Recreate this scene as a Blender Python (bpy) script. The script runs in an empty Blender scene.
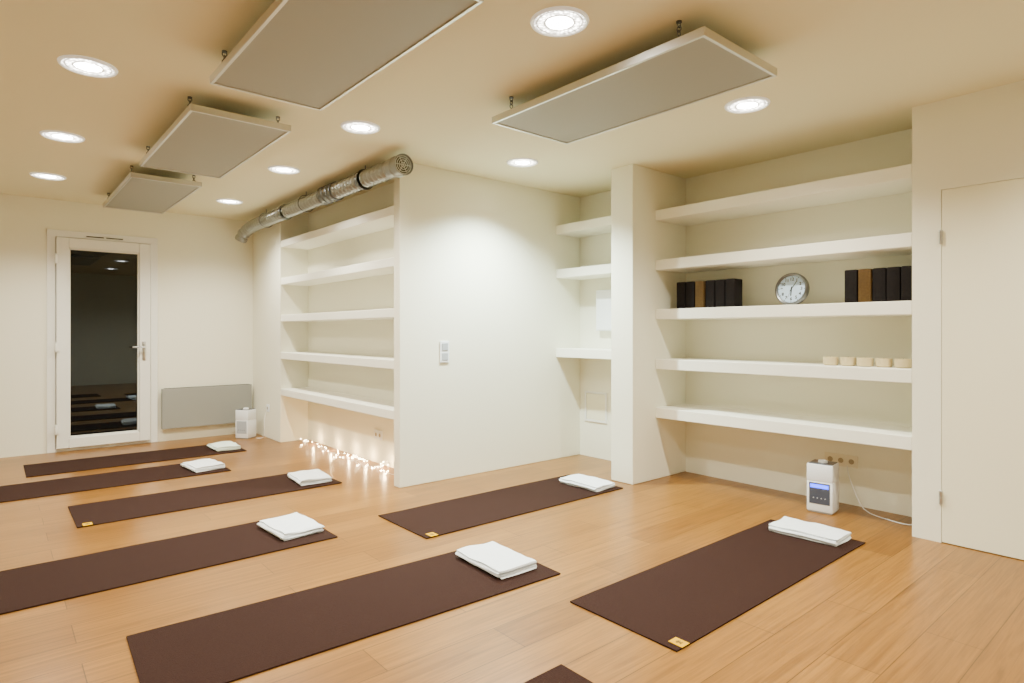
import bpy, bmesh, math, random
from mathutils import Vector, Matrix, noise
random.seed(4)
C = bpy.context.scene.collection
H = 2.52

# ------------------------------------------------------------------ materials
def mat(name, col, rough=0.6, metal=0.0, nscale=None, namt=0.0, bump=0.0, bscale=200, emis=None, estr=0, spec=None, coat=0):
    m = bpy.data.materials.new(name); m.use_nodes = True
    nt = m.node_tree; b = nt.nodes['Principled BSDF']
    b.inputs['Base Color'].default_value = (*col, 1)
    b.inputs['Roughness'].default_value = rough
    b.inputs['Metallic'].default_value = metal
    if spec is not None: b.inputs['Specular IOR Level'].default_value = spec
    if coat: b.inputs['Coat Weight'].default_value = coat
    tc = nt.nodes.new('ShaderNodeTexCoord')
    if nscale:
        n = nt.nodes.new('ShaderNodeTexNoise'); n.inputs['Scale'].default_value = nscale; n.inputs['Detail'].default_value = 4
        nt.links.new(tc.outputs['Object'], n.inputs['Vector'])
        mx = nt.nodes.new('ShaderNodeMix'); mx.data_type = 'RGBA'
        mx.inputs['A'].default_value = (*[c*(1-namt) for c in col], 1)
        mx.inputs['B'].default_value = (*[min(1, c*(1+namt)) for c in col], 1)
        nt.links.new(n.outputs['Fac'], mx.inputs['Factor'])
        nt.links.new(mx.outputs['Result'], b.inputs['Base Color'])
    if bump:
        n2 = nt.nodes.new('ShaderNodeTexNoise'); n2.inputs['Scale'].default_value = bscale; n2.inputs['Detail'].default_value = 3
        nt.links.new(tc.outputs['Object'], n2.inputs['Vector'])
        bp = nt.nodes.new('ShaderNodeBump'); bp.inputs['Strength'].default_value = bump; bp.inputs['Distance'].default_value = 0.003
        nt.links.new(n2.outputs['Fac'], bp.inputs['Height']); nt.links.new(bp.outputs['Normal'], b.inputs['Normal'])
    if emis:
        b.inputs['Emission Color'].default_value = (*emis, 1); b.inputs['Emission Strength'].default_value = estr
    return m

M_wall = mat('wall_paint', (.85,.835,.69), .85, nscale=1.5, namt=.015, bump=.12, bscale=90)
M_ceil = mat('ceiling_paint', (.83,.785,.565), .9, nscale=1.2, namt=.02, bump=.1, bscale=80)
M_shelf = mat('shelf_paint', (.92,.91,.80), .6, nscale=3, namt=.01)
M_doorp = mat('door_lacquer', (.85,.82,.62), .45, nscale=2, namt=.01)
M_pvc = mat('white_pvc', (.83,.83,.78), .35, nscale=4, namt=.01)
M_mat = mat('mat_rubber', (.026,.0105,.0075), .9, nscale=140, namt=.5, bump=.8, bscale=260, spec=.12)
M_towel = mat('terry_cotton', (.88,.93,.97), .95, nscale=40, namt=.03, bump=.9, bscale=450)
M_towelg = mat('terry_cotton_green', (.78,.90,.82), .95, nscale=40, namt=.03, bump=.9, bscale=450)
M_tag = mat('yellow_tag', (.62,.34,.0), .8, nscale=60, namt=.03, spec=.0)
M_black = mat('black_plastic', (.012,.012,.013), .35, nscale=30, namt=.1)
M_foamb = mat('black_foam', (.009,.007,.007), .85, nscale=60, namt=.3, bump=.3, spec=.15)
M_cork = mat('tan_cork', (.075,.042,.012), .8, nscale=90, namt=.35, bump=.3, spec=.2)
M_chrome = mat('brushed_steel', (.55,.56,.56), .28, 1.0, nscale=30, namt=.05)
M_duct = mat('duct_aluminium', (.36,.38,.38), .33, 1.0, nscale=14, namt=.15)
M_collar = mat('collar_steel', (.17,.18,.19), .35, 1.0, nscale=14, namt=.1)
M_dgrey = mat('dark_interior', (.05,.047,.04), .8, nscale=10, namt=.2)
M_panel = mat('heating_panel_grey', (.33,.335,.30), .55, nscale=2, namt=.015)
M_pframe = mat('panel_frame', (.64,.65,.63), .36, 1.0, nscale=4, namt=.02)
M_heater = mat('heater_grey', (.28,.285,.26), .55, nscale=3, namt=.02)
M_plast = mat('white_plastic', (.85,.88,.92), .3, nscale=5, namt=.01)
M_greyp = mat('grey_plastic', (.40,.43,.47), .35, nscale=5, namt=.03)
M_dgp = mat('slate_grey_plastic', (.06,.07,.10), .25, nscale=5, namt=.03)
M_blue = mat('blue_led', (.05,.1,.8), .4, nscale=5, namt=.01, emis=(.03,.07,1), estr=6)
M_cream = mat('cream_ceramic', (.60,.49,.28), .5, nscale=20, namt=.05)
M_wax = mat('candle_wax', (.82,.74,.50), .5, nscale=20, namt=.03)
M_face = mat('clock_face', (.54,.70,.90), .5, nscale=5, namt=.01)
M_rim = mat('clock_rim_metal', (.22,.23,.24), .3, 1.0, nscale=12, namt=.05)
M_beige = mat('cream_socket', (.80,.75,.58), .4, nscale=8, namt=.03)
M_well = mat('socket_well_beige', (.36,.31,.21), .5, nscale=8, namt=.03)
M_cable = mat('white_cable', (.75,.74,.70), .5, nscale=8, namt=.02)
M_bulb = mat('fairy_bulb', (1,.9,.7), .4, nscale=5, namt=.01, emis=(1,.76,.44), estr=140)
M_glass = mat('night_glass', (.002,.0028,.003), .012, nscale=3, namt=.05)
g_ = M_glass.node_tree.nodes['Principled BSDF']; g_.inputs['IOR'].default_value = 1.62; g_.inputs['Specular Tint'].default_value = (.78,.88,1,1)
M_ring = mat('lamp_trim_painted_glow', (.75,.75,.72), .3, .3, nscale=5, namt=.01, emis=(1,.93,.8), estr=.35)  # trim is no lamp; weak emission stands in for lens light on it

def lens_mat():
    m = bpy.data.materials.new('lamp_lens'); m.use_nodes = True; nt = m.node_tree; b = nt.nodes['Principled BSDF']
    tc = nt.nodes.new('ShaderNodeTexCoord'); ln = nt.nodes.new('ShaderNodeVectorMath'); ln.operation = 'LENGTH'
    sep = nt.nodes.new('ShaderNodeSeparateXYZ'); cmb = nt.nodes.new('ShaderNodeCombineXYZ')
    nt.links.new(tc.outputs['Object'], sep.inputs[0]); nt.links.new(sep.outputs['X'], cmb.inputs['X']); nt.links.new(sep.outputs['Y'], cmb.inputs['Y'])
    nt.links.new(cmb.outputs[0], ln.inputs[0])
    r = nt.nodes.new('ShaderNodeValToRGB'); mr = nt.nodes.new('ShaderNodeMapRange'); mr.inputs['From Max'].default_value = .12
    nt.links.new(ln.outputs['Value'], mr.inputs['Value']); nt.links.new(mr.outputs['Result'], r.inputs['Fac'])
    e = r.color_ramp.elements; e[0].position = 0; e[0].color = (1,1,1,1); e[1].position = 1; e[1].color = (.05,.05,.05,1)
    for p, v in ((.46,1.0),(.50,.012),(.54,.02),(.58,.16),(.76,.16),(.79,.012),(.82,.02),(.86,.08)):
        x = e.new(p); x.color = (v,v,v,1)
    vo = nt.nodes.new('ShaderNodeTexVoronoi'); vo.inputs['Scale'].default_value = 70
    nt.links.new(cmb.outputs[0], vo.inputs['Vector'])
    mv = nt.nodes.new('ShaderNodeMapRange'); mv.inputs['From Max'].default_value = .6; mv.inputs['To Min'].default_value = 1.6; mv.inputs['To Max'].default_value = .25
    nt.links.new(vo.outputs['Distance'], mv.inputs['Value'])
    mu = nt.nodes.new('ShaderNodeMath'); mu.operation = 'MULTIPLY'; mu.inputs[1].default_value = 95
    m2 = nt.nodes.new('ShaderNodeMath'); m2.operation = 'MULTIPLY'
    nt.links.new(r.outputs['Color'], mu.inputs[0]); nt.links.new(mu.outputs[0], m2.inputs[0]); nt.links.new(mv.outputs['Result'], m2.inputs[1])
    b.inputs['Base Color'].default_value = (.5,.5,.47,1); b.inputs['Emission Color'].default_value = (1,.95,.84,1)
    nt.links.new(m2.outputs[0], b.inputs['Emission Strength'])
    return m
M_lens = lens_mat()

def floor_mat():
    m = bpy.data.materials.new('oak_planks'); m.use_nodes = True; nt = m.node_tree; b = nt.nodes['Principled BSDF']
    N = nt.nodes.new; L = nt.links.new
    tc = N('ShaderNodeTexCoord')
    br = N('ShaderNodeTexBrick'); br.offset = .37; br.offset_frequency = 2
    br.inputs['Scale'].default_value = 1; br.inputs['Brick Width'].default_value = 1.3; br.inputs['Row Height'].default_value = .19
    br.inputs['Mortar Size'].default_value = .002; br.inputs['Mortar Smooth'].default_value = .3
    br.inputs['Color1'].default_value = (.190,.080,.0125,1); br.inputs['Color2'].default_value = (.262,.119,.021,1)
    br.inputs['Mortar'].default_value = (.08,.032,.006,1)
    L(tc.outputs['Object'], br.inputs['Vector'])
    mp = N('ShaderNodeMapping'); mp.inputs['Scale'].default_value = (1.4, 34, 1); L(tc.outputs['Object'], mp.inputs['Vector'])
    n = N('ShaderNodeTexNoise'); n.inputs['Scale'].default_value = 1.6; n.inputs['Detail'].default_value = 9; n.inputs['Roughness'].default_value = .64; n.inputs['Distortion'].default_value = .8
    L(mp.outputs[0], n.inputs['Vector'])
    r = N('ShaderNodeValToRGB'); r.color_ramp.elements[0].position = .34; r.color_ramp.elements[0].color = (.70,.66,.60,1)
    r.color_ramp.elements[1].position = .62; r.color_ramp.elements[1].color = (1.16,1.17,1.14,1)
    L(n.outputs['Fac'], r.inputs['Fac'])
    mx = N('ShaderNodeMix'); mx.data_type = 'RGBA'; mx.blend_type = 'MULTIPLY'; mx.inputs['Factor'].default_value = 1
    L(br.outputs['Color'], mx.inputs['A']); L(r.outputs['Color'], mx.inputs['B'])
    L(mx.outputs['Result'], b.inputs['Base Color'])
    b.inputs['Roughness'].default_value = .28; b.inputs['Specular IOR Level'].default_value = .36
    bp = N('ShaderNodeBump'); bp.inputs['Strength'].default_value = .10; bp.inputs['Distance'].default_value = .002
    L(n.outputs['Fac'], bp.inputs['Height']); L(bp.outputs['Normal'], b.inputs['Normal'])
    return m
M_floor = floor_mat()

# ------------------------------------------------------------------ mesh helpers
def bbox(bm, x0,x1,y0,y1,z0,z1, bev=0, seg=2, mi=0):
    ret = bmesh.ops.create_cube(bm, size=1)
    vs = ret['verts']
    for v in vs:
        v.co = Vector((x0+(v.co.x+.5)*(x1-x0), y0+(v.co.y+.5)*(y1-y0), z0+(v.co.z+.5)*(z1-z0)))
    fs = {f for v in vs for f in v.link_faces}
    for f in fs: f.material_index = mi
    if bev:
        es = list({e for v in vs for e in v.link_edges})
        r = bmesh.ops.bevel(bm, geom=es, offset=bev, segments=seg, affect='EDGES', profile=.5)
        for f in r['faces']: f.material_index = mi

def lathe(bm, prof, seg=32, M=None, mi=0, cap=True):
    rings = []
    for (r, z) in prof:
        ring = []
        for i in range(seg):
            a = 2*math.pi*i/seg
            co = Vector((r*math.cos(a), r*math.sin(a), z))
            if M: co = M @ co
            ring.append(bm.verts.new(co))
        rings.append(ring)
    for a, b in zip(rings[:-1], rings[1:]):
        for i in range(seg):
            f = bm.faces.new((a[i], a[(i+1)%seg], b[(i+1)%seg], b[i])); f.material_index = mi
    if cap:
        f = bm.faces.new(list(reversed(rings[0]))); f.material_index = mi
        f = bm.faces.new(rings[-1]); f.material_index = mi

def tube(bm, pts, rad, seg=10, cap=True):
    rings = []; n = len(pts)
    for k, p in enumerate(pts):
        p = Vector(p)
        t = (Vector(pts[min(k+1,n-1)]) - Vector(pts[max(k-1,0)])).normalized()
        up = Vector((0,0,1)) if abs(t.z) < .9 else Vector((1,0,0))
        s = t.cross(up).normalized(); u = s.cross(t)
        r = rad(k) if callable(rad) else rad
        rings.append([bm.verts.new(p + s*r*math.cos(2*math.pi*i/seg) + u*r*math.sin(2*math.pi*i/seg)) for i in range(seg)])
    for a, b in zip(rings[:-1], rings[1:]):
        for i in range(seg): bm.faces.new((a[i], a[(i+1)%seg], b[(i+1)%seg], b[i]))
    if cap:
        bm.faces.new(list(reversed(rings[0]))); bm.faces.new(rings[-1])

def resample(ctrl, step):
    P = [Vector(c) for c in ctrl]; P = [2*P[0]-P[1]] + P + [2*P[-1]-P[-2]]
    out = []
    for i in range(1, len(P)-2):
        n = max(2, int((P[i+1]-P[i]).length/step))
        for k in range(n):
            t = k/n
            out.append(.5*((2*P[i]) + (P[i+1]-P[i-1])*t + (2*P[i-1]-5*P[i]+4*P[i+1]-P[i+2])*t*t + (3*P[i]-P[i-1]-3*P[i+1]+P[i+2])*t**3))
    out.append(P[-2].copy()); return out

def finish(bm, name, mats, smooth=False):
    bmesh.ops.recalc_face_normals(bm, faces=bm.faces)
    me = bpy.data.meshes.new(name); bm.to_mesh(me); bm.free()
    for m in (mats if isinstance(mats, (list, tuple)) else [mats]): me.materials.append(m)
    if smooth:
        for p in me.polygons: p.use_smooth = True
        try: me.set_sharp_from_angle(angle=math.radians(35))
        except Exception: pass
    return me

def obj(name, me, loc=(0,0,0), rot=(0,0,0), parent=None, **props):
    o = bpy.data.objects.new(name, me); C.objects.link(o)
    o.location = loc; o.rotation_euler = rot
    if parent: o.parent = parent
    for k, v in props.items(): o[k] = v
    return o

def thing(name, loc, label, category, rot=(0,0,0), group=None):
    o = obj(name, None, loc, rot, label=label, category=category)
    o.empty_display_size = .1
    if group: o['group'] = group
    return o

def copy_thing(root, loc, rot=None, **props):
    n = root.copy(); C.objects.link(n); n.location = loc
    if rot is not None: n.rotation_euler = rot
    for k, v in props.items(): n[k] = v
    for ch in root.children:
        c = ch.copy(); C.objects.link(c); c.parent = n; c.matrix_parent_inverse = ch.matrix_parent_inverse.copy()
        for g in ch.children:
            gc = g.copy(); C.objects.link(gc); gc.parent = c
    return n

def struct(name, boxes, m, bev=0, label=None):
    xs0 = min(b[0] for b in boxes); xs1 = max(b[1] for b in boxes); ys0 = min(b[2] for b in boxes); ys1 = max(b[3] for b in boxes); z0 = min(b[4] for b in boxes)
    c = Vector(((xs0+xs1)/2, (ys0+ys1)/2, z0))
    bm = bmesh.new()
    for b in boxes: bbox(bm, b[0]-c.x, b[1]-c.x, b[2]-c.y, b[3]-c.y, b[4]-c.z, b[5]-c.z, bev)
    return obj(name, finish(bm, name, m), c, kind='structure', label=label or name.replace('_', ' '))

# ------------------------------------------------------------------ room shell
WX0, WY0 = -1.5, -1.5
struct('floor', [(WX0-.15, 4.75, WY0-.15, 7.8, -.1, 0)], M_floor, label='honey oak plank floor')
struct('ceiling', [(WX0-.15, 4.75, WY0-.15, 7.8, H, H+.1)], M_ceil, label='warm cream painted ceiling')
struct('wall_north', [(WX0, .42, 7.6, 7.8, 0, H), (1.385, 2.39, 7.6, 7.8, 0, H), (.42, 1.385, 7.6, 7.8, 2.22, H)], M_wall, label='cream white wall with glazed door')
struct('wall_west', [(WX0-.15, WX0, WY0, 7.8, 0, H)], M_wall)
struct('wall_south', [(WX0, 4.75, WY0-.15, WY0, 0, H)], M_wall)
struct('wall_partition', [(2.39, 4.4, 4.14, 4.23, 0, H)], M_wall, bev=.004, label='white wall with the light switch')
struct('wall_alcove_back', [(2.70, 2.80, 4.23, 6.69, 0, H)], M_wall)
struct('wall_pier', [(2.39, 2.80, 6.69, 7.8, 0, H)], M_wall, bev=.004)
struct('wall_niche_back', [(4.40, 4.75, 3.26, 4.23, 0, H)], M_wall)
struct('wall_pillar', [(3.83, 4.75, 3.04, 3.26, 0, H)], M_wall, bev=.005, label='white projecting pillar')
struct('wall_east_recess', [(4.55, 4.75, 1.215, 3.04, 0, H)], M_wall)
struct('wall_east', [(4.12, 4.75, 1.07, 1.215, 0, H), (4.12, 4.75, .16, 1.07, 2.01, H), (4.12, 4.75, WY0, .16, 0, H), (4.2, 4.75, .16, 1.07, 0, 2.01)], M_wall)

# east door leaf + hinges
d = obj('door_2', None, (4.122, 1.068, 0), kind='structure', label='flush cream lacquered interior door')
bm = bmesh.new(); bbox(bm, 0, .04, -.905, 0, .004, 2.008, .0015); obj('door_leaf', finish(bm, 'leaf', M_doorp), parent=d)
for z in (.22, 1.70):
    bm = bmesh.new(); lathe(bm, [(.006,0),(.009,.004),(.009,.036),(.007,.038),(.009,.04),(.009,.076),(.006,.08)], 14)
    obj('hinge', finish(bm, 'hinge', M_chrome, True), (-.010, .002, z), parent=d)
bm = bmesh.new(); tube(bm, resample([(-.005,-.83,1.02),(-.05,-.83,1.02),(-.055,-.80,1.02),(-.055,-.70,1.02)], .01), .009)
lathe(bm, [(.025,0),(.025,.008)], 20, Matrix.Translation((-.008,-.83,1.02)) @ Matrix.Rotation(math.pi/2, 4, 'Y'))
obj('handle', finish(bm, 'handle2', M_chrome, True), parent=d)

# glazed door (north)
d = obj('door_1', None, (.90, 7.6, 0), kind='structure', label='white framed glazed door showing the night outside')
W = .482
bm = bmesh.new()
bbox(bm, -W, -W+.07, -.02, .08, 0, 2.22, .004); bbox(bm, W-.07, W, -.02, .08, 0, 2.22, .004); bbox(bm, -W, W, -.021, .079, 2.15, 2.22, .004)
bbox(bm, -W+.07, W-.07, -.005, .07, 0, .03, .003)
obj('door_frame', finish(bm, 'frame', M_pvc), parent=d)
bm = bmesh.new(); a = W-.075
for (x0,x1,z0,z1) in ((-a,-a+.10,.035,2.145),(a-.10,a,.035,2.145),(-a+.10,a-.10,.035,.135),(-a+.10,a-.10,2.045,2.145)):
    bbox(bm, x0, x1, -.045, .045, z0, z1, .005)
bbox(bm, -a+.10, -a+.115, -.03, .04, .135, 2.045, .003); bbox(bm, a-.115, a-.10, -.03, .04, .135, 2.045, .003)
bbox(bm, -a+.10, a-.10, -.03, .04, .135, .15, .003); bbox(bm, -a+.10, a-.10, -.03, .04, 2.03, 2.045, .003)
lf = obj('door_leaf', finish(bm, 'leafn', M_pvc), parent=d)
bm = bmesh.new(); bbox(bm, -a+.1, a-.1, .0, .02, .135, 2.045); obj('glass_pane', finish(bm, 'pane', M_glass), parent=d, label='dark reflective glass pane')
bm = bmesh.new(); bbox(bm, a-.075, a-.045, -.055, -.045, .90, 1.10, .003)
tube(bm, resample([(a-.06,-.05,1.04),(a-.06,-.09,1.04),(a-.075,-.095,1.04),(a-.17,-.095,1.04)], .01), .009)
obj('handle', finish(bm, 'handle1', M_chrome, True), parent=d)
for z in (.18, 1.0, 1.88):
    bm = bmesh.new(); lathe(bm, [(.010,0),(.012,.005),(.012,.09),(.010,.095)], 12); bbox(bm, -.005, .03, -.002, .004, .01, .085)
    obj('hinge', finish(bm, 'hingen', M_pvc, True), (-a-.005, -.055, z), parent=d)
bm = bmesh.new()
for i in range(2): bbox(bm, -.16+i*.17, -.01+i*.17, -.052, -.045, 2.155-.035+.02, 2.17-.035+.015, .002)
obj('vent_slot', finish(bm, 'vents', M_black), (0,.02,.03), parent=d)

# ------------------------------------------------------------------ shelves
SZ = (.585, .98, 1.385, 1.785, 2.19)
def shelf(x0,x1,y0,y1,ztop,th,label,group):
    bm = bmesh.new(); bbox(bm, -(x1-x0)/2, (x1-x0)/2, -(y1-y0)/2, (y1-y0)/2, 0, th, .004)
    obj('wall_shelf', finish(bm, 'wall_shelf', M_shelf), ((x0+x1)/2, (y0+y1)/2, ztop-th), label=label, category='shelf', group=group)
for z in SZ: shelf(4.12, 4.549, 1.216, 3.039, z, .082, 'thick white built-in shelf in the wide wall recess', 'wide recess shelves')
for z in SZ: shelf(2.395, 2.699, 4.231, 6.689, z, .072, 'thick white built-in shelf, empty, beside the glazed door wall', 'empty alcove shelves')
for z in (1.045, 1.79, 2.205): shelf(4.07, 4.399, 3.261, 4.139, z, .082, 'short white shelf between wall and pillar', 'narrow niche shelves')

# ------------------------------------------------------------------ downlights
dl = thing('ceiling_downlight', (1.84, 1.85, H), 'round white recessed ceiling downlight, switched on', 'ceiling light', group='ceiling downlights')
bm = bmesh.new(); lathe(bm, [(.108,-.001),(.109,-.009),(.115,-.012),(.122,-.008),(.125,-.0005)], 48, cap=False)
obj('trim_ring', finish(bm, 'ring', M_ring, True), parent=dl)
bm = bmesh.new(); lathe(bm, [(.109,-.002),(.106,-.005),(.05,-.007),(.01,-.0075)], 48)
obj('lamp_lens', finish(bm, 'lens', M_lens, True), parent=dl)
def spot(e, col, size=140):
    sp = bpy.data.lights.new('downlight_lamp', 'SPOT'); sp.energy = e; sp.spot_size = math.radians(size); sp.spot_blend = .9; sp.shadow_soft_size = .04; sp.color = col; return sp
l = bpy.data.objects.new('lamp', spot(182, (1,.955,.80))); C.objects.link(l); l.parent = dl; l.location = (0,0,-.06)
POS = [(.367,3.675),(.367,5.10),(.367,6.48),(1.81,3.63),(1.81,4.98),(1.83,6.54),(3.14,3.565),(3.34,1.82),(.367,1.85),(.367,.1),(1.9,.1),(3.34,.1)]  # last four fixtures are unseen, added because the room needs their light
cool = spot(540, (.85,1,.94), 130)
for p in POS:
    c = copy_thing(dl, (p[0], p[1], H))
    if p == (3.14,3.565):
        for ch in c.children:
            if ch.type == 'LIGHT': ch.data = cool

# ------------------------------------------------------------------ heating panels
def heating_panel(x0,x1,y0,y1,z=2.40):
    w, L = (x1-x0)/2, (y1-y0)/2
    t = thing('ceiling_heating_panel', ((x0+x1)/2, (y0+y1)/2, z), 'flat grey heating panel with metal frame on ceiling hooks', 'heating panel', group='ceiling heating panels')
    bm = bmesh.new(); bbox(bm, -w+.010, w-.010, -L+.010, L-.010, .006, .032); obj('panel', finish(bm, 'panel', M_panel), parent=t)
    bm = bmesh.new()
    f = .015
    bbox(bm, -w, -w+f, -L, L, 0, .038, .002); bbox(bm, w-f, w, -L, L, 0, .038, .002)
    bbox(bm, -w+f, w-f, -L, -L+f, 0, .038, .002); bbox(bm, -w+f, w-f, L-f, L, 0, .038, .002)
    obj('frame', finish(bm, 'pframe', M_pframe), parent=t)
    bm = bmesh.new()
    tube(bm, [(0,0,.030),(0,0,.058)], .004, 8)
    for k in range(3):
        pts = []
        for i in range(15):
            a = 2*math.pi*i/14; q = (.010*math.cos(a), 0, .068+k*.019+.013*math.sin(a))
            pts.append((q[0],0,q[2]) if k%2==0 else (0,q[0],q[2]))
        tube(bm, pts, .0028, 6, cap=False)
    lathe(bm, [(.012,.113),(.012,.12)], 12)
    me = finish(bm, 'hook', M_collar, True)
    for sx in (-1,1):
        for sy in (-1,1): obj('ceiling_hook', me, (sx*(w-.03), sy*(L-.14), 0), parent=t)
heating_panel(2.195, 2.81, 1.38, 2.76)
heating_panel(.805, 1.365, 1.76, 3.205)
heating_panel(.82, 1.37, 3.65, 5.13)
heating_panel(.82, 1.33, 5.52, 7.05)

# ------------------------------------------------------------------ yoga mats and towels
def yoga_mat(x0,x1,y0,y1,rot=0,tag=True):
    L, w = (x1-x0)/2, (y1-y0)/2
    t = thing('yoga_mat', ((x0+x1)/2, (y0+y1)/2, 0), 'dark brown rubber yoga mat' + (' with a small yellow corner tag' if tag else ' laid flat on the floor'), 'yoga mat', rot=(0,0,rot), group='yoga mats on the floor')
    bm = bmesh.new(); nx, ny = 36, 12
    g = [[[None]*(ny+1) for _ in range(nx+1)] for _ in range(2)]
    for s in range(2):
        for i in range(nx+1):
            for j in range(ny+1):
                x = -L+2*L*i/nx; y = -w+2*w*j/ny
                z = .0005 + (.0055 if s else 0) + .0018*(noise.noise(Vector((x*4+x0*9, y*4+y0*5, 0)))+.5)*(1 if s else 0)
                g[s][i][j] = bm.verts.new((x,y,z))
    for i in range(nx):
        for j in range(ny):
            bm.faces.new((g[1][i][j], g[1][i+1][j], g[1][i+1][j+1], g[1][i][j+1]))
            bm.faces.new((g[0][i][j], g[0][i][j+1], g[0][i+1][j+1], g[0][i+1][j]))
    for i in range(nx):
        bm.faces.new((g[0][i][0], g[0][i+1][0], g[1][i+1][0], g[1][i][0])); bm.faces.new((g[0][i][ny], g[1][i][ny], g[1][i+1][ny], g[0][i+1][ny]))
    for j in range(ny):
        bm.faces.new((g[0][0][j], g[1][0][j], g[1][0][j+1], g[0][0][j+1])); bm.faces.new((g[0][nx][j], g[0][nx][j+1], g[1][nx][j+1], g[1][nx][j]))
    obj('mat_sheet', finish(bm, 'mat', M_mat, True), parent=t)
    if tag:
        bm = bmesh.new(); bbox(bm, 0, .050, -.008, .055, .008, .010, .0006, mi=0)
        for a in range(5):
            an = math.pi*(.1+.2*a); c = Vector((.025+.010*math.cos(an), .022+.010*math.sin(an), .0104))
            lathe(bm, [(.0028,0),(.0028,.0002)], 8, Matrix.Translation(c), mi=1)
        bbox(bm, .015, .035, .011, .0145, .0102, .0106, mi=1)
        bbox(bm, .0215, .0285, .0155, .028, .0102, .0106, mi=1)
        obj('label_tag', finish(bm, 'tag', [M_tag, M_black]), (-L+.03, -w+.005, 0), parent=t, label='yellow woven tag with a black emblem')
    return t
MATS = [(1.955,3.78,1.345,1.90,0,True),(.39,2.16,2.19,2.77,-.045,False),(-.27,1.54,3.38,3.98,0,False),(.40,2.12,4.57,5.16,0,True),
        (-.2,1.58,5.6,6.18,0,False),(.22,1.96,6.43,7.02,0,False),(1.92,3.69,3.02,3.60,0,True),(-.25,1.56,.96,1.56,0,False)]
for m_ in MATS: yoga_mat(*m_)

def towel(x0,x1,y0,y1,rot,seed,m=M_towel,label='folded white terry towel lying on a yoga mat'):
    rnd = random.Random(seed); w = x1-x0; L = y1-y0; n = 4; th = .0092
    cl = []
    for i in range(n):
        z = .002 + th*.5 + i*th; ins = rnd.uniform(0,.012)
        xs = [ -w/2+.006 + (w-.012)*k/8 for k in range(9)]
        if i%2: xs.reverse()
        for k, x in enumerate(xs):
            cl.append((x*(1-ins*2/w), z))
        if i < n-1:
            s = 1 if i%2 == 0 else -1
            for a in (-.5,0,.5): cl.append((s*(w/2-.006)+s*.0062*math.cos(a*math.pi/1.5), z+th*.5+th*.5*math.sin(a*math.pi/1.2)))
    up, dn = [], []
    for k, (x,z) in enumerate(cl):
        a = Vector(cl[max(k-1,0)]); b = Vector(cl[min(k+1,len(cl)-1)]); t = (b-a).normalized(); nrm = Vector((-t.y, t.x))*.0034
        up.append((x+nrm.x, z+nrm.y)); dn.append((x-nrm.x, z-nrm.y))
    loop = up + dn[::-1]
    bm = bmesh.new(); ny = 22; rings = []
    sx, sy = rnd.uniform(0,50), rnd.uniform(0,50)
    for j in range(ny+1):
        v = j/ny; y = -L/2+L*v; ring = []
        for (x,z) in loop:
            layer = z/(n*th); li = int(layer*4)
            dz = .008*layer*noise.noise(Vector((x*12+sx, y*12+sy, layer*.5)))
            dy = .010*noise.noise(Vector((x*6+sx, li*3.3, sy)))*(1 if v>.5 else -1)*abs(v-.5)*2
            dx = .006*noise.noise(Vector((y*8+sx, li*2.7, 3)))
            ring.append(bm.verts.new((x+dx, y+dy, max(.001, z+dz+.003*layer))))
        rings.append(ring)
    for a, b in zip(rings[:-1], rings[1:]):
        for i in range(len(loop)): bm.faces.new((a[i], a[(i+1)%len(loop)], b[(i+1)%len(loop)], b[i]))
    nl = len(cl)
    for ring in (rings[0], rings[-1]):
        for i in range(nl-1):
            bm.faces.new((ring[i], ring[i+1], ring[2*nl-2-i], ring[2*nl-1-i]))
    me = finish(bm, 'towel', m, True)
    obj('folded_towel', me, ((x0+x1)/2, (y0+y1)/2, .0072), (0,0,rot), label=label, category='towel', group='folded towels on mats')
towel(3.55,3.78,1.42,1.80,.04,1); towel(1.86,2.10,2.27,2.65,-.05,2); towel(1.25,1.50,3.50,3.86,.06,3); towel(1.83,2.08,4.65,4.99,-.08,4)
towel(1.29,1.54,5.69,6.03,.10,5); towel(1.70,1.93,6.53,6.86,0,6,M_towelg,'folded pale greenish white towel on a mat'); towel(3.42,3.64,3.06,3.44,0,7)

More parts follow.
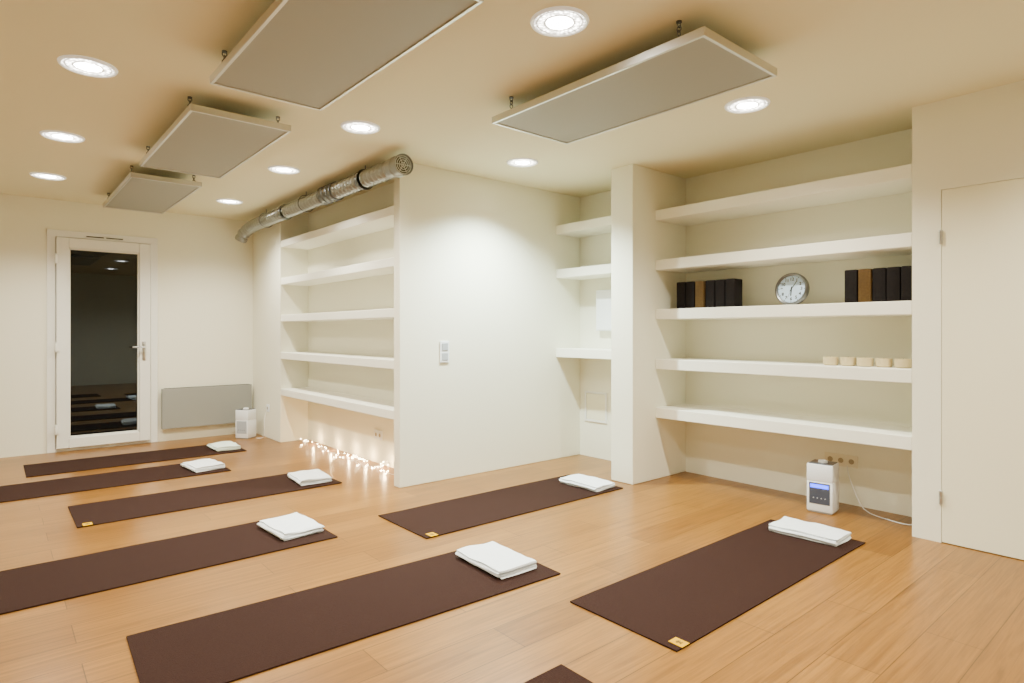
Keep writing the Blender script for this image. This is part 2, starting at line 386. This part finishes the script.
# ------------------------------------------------------------------ purifiers
def purifier(loc, rot, label, lit):
    t = thing('air_humidifier', loc, label, 'humidifier', rot=(0,0,rot), group='air humidifiers')
    bm = bmesh.new(); bbox(bm, -.070,.070,-.074,.074,.0,.012,.003); obj('base', finish(bm, 'pbase', M_greyp), parent=t)
    bm = bmesh.new(); bbox(bm, -.076,.076,-.080,.080,.010,.207,.005,2); bbox(bm, -.073,.073,-.077,.077,.20,.210); obj('lower_body', finish(bm, 'pbody', M_plast, True), parent=t)
    bm = bmesh.new(); bbox(bm, -.076,.076,-.080,.080,.2095,.322,.005,2); obj('water_tank', finish(bm, 'ptank', M_plast, True), parent=t)
    bm = bmesh.new(); bbox(bm, -.068,.068,-.072,.072,.321,.327,.002); obj('lid', finish(bm, 'plid', M_dgp), parent=t, label='dark lid slot')
    bm = bmesh.new(); lathe(bm, [(.030,.326),(.028,.338),(.018,.342),(.016,.336),(.004,.336)], 24); obj('mist_nozzle', finish(bm, 'pnoz', M_plast, True), parent=t)
    bm = bmesh.new(); bbox(bm, -.0785,-.072,-.064,.064,.060,.200,.002); obj('front_panel', finish(bm, 'pdisp', M_dgp if lit else M_greyp), parent=t, label='dark grey front panel' if lit else 'grey front panel')
    if lit:
        bm = bmesh.new(); bbox(bm, -.0795,-.0780,-.056,.056,.166,.190,.0005); obj('status_light', finish(bm, 'pled', M_blue), parent=t, label='glowing blue light strip')
    bm = bmesh.new()
    for k in range(4): lathe(bm, [(.004,0),(.004,.003)], 12, Matrix.Translation((-.0778, -.036+k*.024, .10)) @ Matrix.Rotation(-math.pi/2,4,'Y'))
    obj('control_buttons', finish(bm, 'pbtn', M_greyp if lit else M_dgp), parent=t)
    return t
purifier((4.25, 1.775, 0), .12, 'white box humidifier with grey front and blue light below shelves', True)
purifier((2.20, 7.24, 0), .65, 'white box humidifier in the corner beside the wall heater', False)

def cable(name, ctrl, label, r=.0035, m=M_cable):
    bm = bmesh.new(); c = Vector(ctrl[0]); tube(bm, [p-c for p in resample(ctrl, .03)], r, 8)
    obj(name, finish(bm, name, m, True), c, label=label, category='cable')
cable('power_cable', [(4.53,1.73,.27),(4.49,1.70,.20),(4.45,1.62,.05),(4.42,1.55,.005),(4.35,1.42,.005),(4.33,1.30,.005),(4.42,1.23,.005)], 'white power cable running from the socket along the floor')
cable('power_cable', [(2.375,7.06,.32),(2.35,7.06,.25),(2.34,7.06,.05),(2.32,7.08,.005),(2.28,7.13,.005)], 'white power cable hanging from the socket in the corner')

def socket(loc, rotz, n, m, label):
    t = thing('wall_socket', loc, label, 'power socket', rot=(0,0,rotz))
    bm = bmesh.new(); bbox(bm, -.009, 0, -.035*n-.005, .035*n+.005, -.042, .042, .003); obj('cover_plate', finish(bm, 'plate', m), parent=t)
    for k in range(n):
        y = (k-(n-1)/2)*.07
        R = Matrix.Translation((-.0092, y, 0)) @ Matrix.Rotation(-math.pi/2,4,'Y')
        bm = bmesh.new(); lathe(bm, [(.027,0),(.027,.002),(.021,.003),(.019,.0015)], 24, R)
        bm2 = bmesh.new(); lathe(bm2, [(.018,.0018),(.018,.0022)], 20, R)
        obj('socket_insert', finish(bm, 'ins', m), parent=t); obj('socket_well', finish(bm2, 'holes', M_well), parent=t)
socket((4.549,1.775,.30), 0, 3, M_beige, 'triple cream wall socket under the wide shelves')
socket((2.699,5.05,.26), 0, 2, M_plast, 'double white wall socket in the shelf alcove')
socket((2.389,7.06,.34), 0, 1, M_plast, 'single white wall socket near the corner')

# switch on partition (faces -Y)
t = thing('light_switch', (2.80, 4.139, 1.04), 'double stacked white light switch plate', 'light switch')
bm = bmesh.new(); bbox(bm, -.045,.045,-.010,0,-.088,.088,.004); obj('cover_plate', finish(bm, 'swp', M_plast), parent=t)
bm = bmesh.new(); bbox(bm, -.030,.030,-.015,-.009,.010,.070,.003); obj('rocker', finish(bm, 'sw1', M_greyp), parent=t)
bm = bmesh.new(); bbox(bm, -.030,.030,-.013,-.009,-.070,-.010,.003); obj('dimmer', finish(bm, 'sw2', M_greyp), parent=t)

# access hatch and junction box in narrow niche
t = thing('access_hatch', (4.399, 3.93, .34), 'square white access hatch in the niche wall', 'access panel')
bm = bmesh.new()
for (y0,y1,z0,z1) in ((-.14,.14,0,.02),(-.14,.14,.27,.29),(-.14,-.12,.02,.27),(.12,.14,.02,.27)): bbox(bm, -.010,0,y0,y1,z0,z1,.002)
obj('hatch_frame', finish(bm, 'hf', M_pvc), parent=t)
bm = bmesh.new(); bbox(bm, -.005,0,-.117,.117,.023,.267,.001); lathe(bm, [(.006,0),(.006,.003)], 12, Matrix.Translation((-.005,-.09,.145)) @ Matrix.Rotation(-math.pi/2,4,'Y'))
obj('hatch_door', finish(bm, 'hd', M_doorp), parent=t)
t = thing('junction_box', (4.400, 3.70, 1.21), 'white wall mounted electrical box inside the narrow niche', 'electrical box')
bm = bmesh.new(); bbox(bm, -.07,0,-.17,.17,0,.38,.006); obj('body', finish(bm, 'jb', M_plast), parent=t)
bm = bmesh.new(); bbox(bm, -.08,-.07,-.16,.16,.01,.37,.004); obj('cover', finish(bm, 'jc', M_plast), parent=t)

# ------------------------------------------------------------------ wall convector heater
t = thing('wall_heater', (1.885, 7.599, .14), 'flat grey wall mounted convector heater beside the glazed door', 'heater')
bm = bmesh.new(); bbox(bm, -.47,.47,-.07,-.02,0,.44,.003); obj('heater_body', finish(bm, 'hb', M_heater), parent=t)
bm = bmesh.new()
bbox(bm, -.45,.45,-.062,-.028,.4395,.4425)
for k in range(24): bbox(bm, -.44+k*.037, -.44+k*.037+.028, -.06,-.03,.442,.4445)
obj('grille', finish(bm, 'hg', M_dgrey), parent=t)
for s in (-1,1):
    bm = bmesh.new(); bbox(bm, -.02,.02,-.02,0,.05,.39); obj('wall_bracket', finish(bm, 'hbr', M_dgrey), (s*.33,0,0), parent=t)

# ------------------------------------------------------------------ yoga blocks
def block(x,y,z,m,label,group):
    bm = bmesh.new(); bbox(bm, -.06,.06,-.038,.038,0,.215,.007,2)
    obj('yoga_block', finish(bm, 'block', m, True), (x,y,z), (0,0,random.uniform(-.02,.02)), label=label, category='yoga block', group=group)
LT, LB = 'tan cork yoga block standing upright on the shelf', 'black foam yoga block standing upright on the shelf'
ys = 2.86
for i in range(6):
    tan = i == 2
    block(4.27+random.uniform(-.006,.006), ys, SZ[2], M_cork if tan else M_foamb, LT if tan else LB, 'yoga blocks by the clock'); ys -= .0855
ys = 1.585
for i in range(5):
    tan = i == 1
    block(4.27+random.uniform(-.006,.006), ys, SZ[2], M_cork if tan else M_foamb, LT if tan else LB, 'yoga blocks at the shelf end'); ys -= .0805

# candle pots
for i, y in enumerate((1.725,1.62,1.515,1.41,1.30)):
    t = thing('candle_pot', (4.25+(.01 if i%2 else 0), y, SZ[1]), 'small cream candle bowl on the shelf', 'candle', group='candle bowls on the shelf')
    bm = bmesh.new(); lathe(bm, [(.034,0),(.044,.006),(.047,.030),(.046,.055),(.042,.055),(.041,.042),(.02,.042)], 28); obj('bowl', finish(bm, 'bowl', M_cream, True), parent=t)
    bm = bmesh.new(); lathe(bm, [(.040,.040),(.040,.046),(.01,.048)], 24); obj('wax', finish(bm, 'wax', M_wax, True), parent=t)
    bm = bmesh.new(); tube(bm, [(0,0,.047),(.001,0,.060)], .0012, 6); obj('wick', finish(bm, 'wick', M_black), parent=t)

# ------------------------------------------------------------------ clock
t = thing('wall_clock', (4.30, 2.01, SZ[2]), 'round silver clock with pale blue face standing on the shelf', 'clock')
R = Matrix(((0,0,-1,0),(-1,0,0,0),(0,1,0,0),(0,0,0,1)))
B = Matrix.Rotation(math.radians(6), 4, 'Y') @ Matrix.Translation((0,0,.117)) @ R
def cpart(name, bm, m, smooth=True):
    bmesh.ops.transform(bm, matrix=B, verts=bm.verts); return obj(name, finish(bm, name, m, smooth), parent=t)
bm = bmesh.new(); lathe(bm, [(.096,.012),(.098,.022),(.106,.027),(.114,.022),(.117,.008),(.115,-.012),(.10,-.018),(.01,-.018)], 56); cpart('rim', bm, M_rim)
bm = bmesh.new(); lathe(bm, [(.099,.010),(.099,.0125)], 56); cpart('dial', bm, M_face)
def hand(name, ang, L, w, z, m):
    bm = bmesh.new(); bbox(bm, -w/2, w/2, -.018, L, z, z+.001)
    bmesh.ops.transform(bm, matrix=Matrix.Rotation(-math.radians(ang),4,'Z'), verts=bm.verts); lathe(bm, [(.005,z),(.005,z+.0015)], 16); cpart(name, bm, m, False)
hand('hour_hand', 183, .048, .007, .0135, M_black); hand('minute_hand', 33, .068, .005, .015, M_black); hand('second_hand', 200, .07, .0015, .0168, M_black)
bm = bmesh.new()
for k in range(60):
    a = math.radians(k*6); r0, w = (.086,.004) if k%5==0 else (.090,.0014)
    b2 = bmesh.new(); bbox(b2, -w/2,w/2,r0,.095,.0127,.0133); bmesh.ops.transform(b2, matrix=Matrix.Rotation(-a,4,'Z'), verts=b2.verts)
    tmp = bpy.data.meshes.new('t'); b2.to_mesh(tmp); b2.free(); bm.from_mesh(tmp); bpy.data.meshes.remove(tmp)
cpart('minute_marks', bm, M_black, False)
for k in range(1,13):
    cu = bpy.data.curves.new('n', 'FONT'); cu.body = str(k); cu.size = .030; cu.align_x = 'CENTER'; cu.align_y = 'CENTER'; cu.extrude = .0004; cu.offset = .0008
    o = bpy.data.objects.new('n', cu); C.objects.link(o); bpy.context.view_layer.update()
    me = bpy.data.meshes.new_from_object(o.evaluated_get(bpy.context.evaluated_depsgraph_get()))
    a = math.radians(k*30); me.transform(Matrix.Translation((.070*math.sin(a), .070*math.cos(a), .0132)))
    bm = bmesh.new(); bm.from_mesh(me)
    bpy.data.objects.remove(o); bpy.data.meshes.remove(me)
    cpart('numeral', bm, M_black, False)

# ------------------------------------------------------------------ ventilation duct
t = thing('ventilation_duct', (2.26, 3.85, 2.40), 'silver ribbed metal ventilation duct running straight under the ceiling', 'air duct')
O = Vector((2.26, 3.85, 2.40))
path = [Vector(p)-O for p in resample([(2.26,3.85,2.405),(2.26,4.5,2.41),(2.26,5.2,2.41),(2.255,6.0,2.405),(2.25,6.7,2.40),(2.24,7.1,2.39),(2.225,7.25,2.365),(2.20,7.33,2.32),(2.18,7.37,2.25)], .008)]
n = len(path); cut = next(i for i,p in enumerate(path) if p.y > 1.36)
def corr(pts, base=.066, amp=.008, per=6):
    bm = bmesh.new(); tube(bm, pts, lambda k: base - amp*(1-abs(math.sin(math.pi*k/per))), 24, cap=False); return bm
c0 = next(i for i,p in enumerate(path) if p.y > .14); c1 = next(i for i,p in enumerate(path) if p.y > 1.14)
cb = next(i for i,p in enumerate(path) if p.y > .62); cd = next(i for i,p in enumerate(path) if p.y > 2.3)
obj('flexible_hose', finish(corr(path[c0:cb], .071, .009, 8), 'hose1', M_duct, False), parent=t)
obj('flexible_hose', finish(corr(path[cb:c1], .071, .009, 8), 'hose1', M_duct, False), parent=t)
obj('flexible_hose', finish(corr(path[cut:cd], .068, .010, 8), 'hose2', M_duct, False), parent=t)
obj('flexible_hose', finish(corr(path[cd:], .068, .010, 8), 'hose3', M_duct, False), parent=t)
for q in (cb, cd):
    bm = bmesh.new(); tube(bm, path[q-4:q+5], lambda k: .0775 if 1<k<7 else .074, 28, cap=False); obj('clamp_band', finish(bm, 'band', M_collar, True), parent=t)
bm = bmesh.new(); tube(bm, path[c1-4:cut+4], lambda k: .075 + (.006 if k in (2,3,4,11,12,13,21,22,23,31,32) else 0), 28, cap=False); obj('connector_collar', finish(bm, 'coll', M_collar, True), parent=t)
bm = bmesh.new(); tube(bm, path[0:c0+4], lambda k: .071 + (.006 if k in (0,1,2,12,13) else 0), 28, cap=False)
md = obj('end_collar', finish(bm, 'ecoll', M_duct, True), parent=t).modifiers.new('s', 'SOLIDIFY'); md.thickness = .003
RX = Matrix.Rotation(math.pi/2,4,'X')
bm = bmesh.new(); lathe(bm, [(.066,0),(.066,.003)], 28, Matrix.Translation(path[9]) @ RX)
obj('duct_shade_disc', finish(bm, 'shade_disc', M_dgrey, True), parent=t)  # dark colour of this disc stands in for shade inside the open duct
bm = bmesh.new()
for r_ in (.018,.034,.050,.064):
    lathe(bm, [(r_-.0025,0),(r_-.0025,.003),(r_+.0025,.003),(r_+.0025,0),(r_-.0025,0)], 28, Matrix.Translation(path[2]) @ RX, cap=False)
for a in range(3):
    b2 = bmesh.new(); bbox(b2, -.066,.066,-.002,.002,-.0005,.0035); bmesh.ops.transform(b2, matrix=Matrix.Translation(path[2]) @ RX @ Matrix.Rotation(a*math.pi/3,4,'Z'), verts=b2.verts)
    tmp = bpy.data.meshes.new('t'); b2.to_mesh(tmp); b2.free(); bm.from_mesh(tmp); bpy.data.meshes.remove(tmp)
obj('end_grille', finish(bm, 'egrille', M_chrome, True), parent=t)
for k in (int(n*.17), int(n*.5), int(n*.80)):
    p = path[k]; bm = bmesh.new()
    pts = [(p.x+.078*math.cos(a*math.pi/14), p.y, p.z+.078*math.sin(a*math.pi/14)) for a in range(29)]
    tube(bm, pts, .004, 6); tube(bm, [(p.x,p.y,p.z+.074),(p.x,p.y,H-O.z)], .004, 6)
    obj('hanging_clamp', finish(bm, 'clamp', M_collar, True), parent=t)

# ------------------------------------------------------------------ fairy lights
t = thing('string_lights', (2.5, 4.3, 0), 'warm glowing fairy light string lying along the alcove floor', 'string lights')
ctrl = []; y = 0.03; k = 0
while y < 2.3:
    ctrl.append((-.02+.19*random.random(), max(.02, y+random.uniform(-.04,.04)), .004+ (.01+.06*random.random() if (k%3==1) else 0))); y += random.uniform(.010,.04) if y<1.3 else random.uniform(.03,.07); k += 1
pts = resample(ctrl, .02); bm = bmesh.new(); tube(bm, pts, .001, 5); obj('wire', finish(bm, 'wire', M_cable, True), parent=t)
bm = bmesh.new(); bmesh.ops.create_icosphere(bm, subdivisions=1, radius=.0032); bulb = finish(bm, 'bulb', M_bulb, True)
idx = sorted(random.sample(range(len(pts)), 75))
for i in idx: q = pts[i]; obj('bulb', bulb, (q.x, q.y, max(.006, q.z+.004)), parent=t)
for y in (.2,.5,.85,1.2,1.6,2.05):
    ld = bpy.data.lights.new('glow', 'POINT'); ld.energy = 2.0; ld.color = (1,.68,.33); ld.shadow_soft_size = .004
    lo = bpy.data.objects.new('bulb_glow', ld); C.objects.link(lo); lo.parent = t; lo.location = (.12, y, .06)

# ------------------------------------------------------------------ world + camera
w = bpy.data.worlds.new('World'); bpy.context.scene.world = w; w.use_nodes = True
w.node_tree.nodes['Background'].inputs[0].default_value = (.01,.012,.02,1)
cam = bpy.data.cameras.new('Camera'); co = bpy.data.objects.new('Camera', cam); C.objects.link(co)
co.location = (0,0,1.2); co.rotation_euler = (math.radians(90), 0, math.radians(-40.4))
cam.sensor_width = 36; cam.lens = 612/1024*36; cam.shift_y = -9.5/1024; cam.clip_start = .02
bpy.context.scene.camera = co
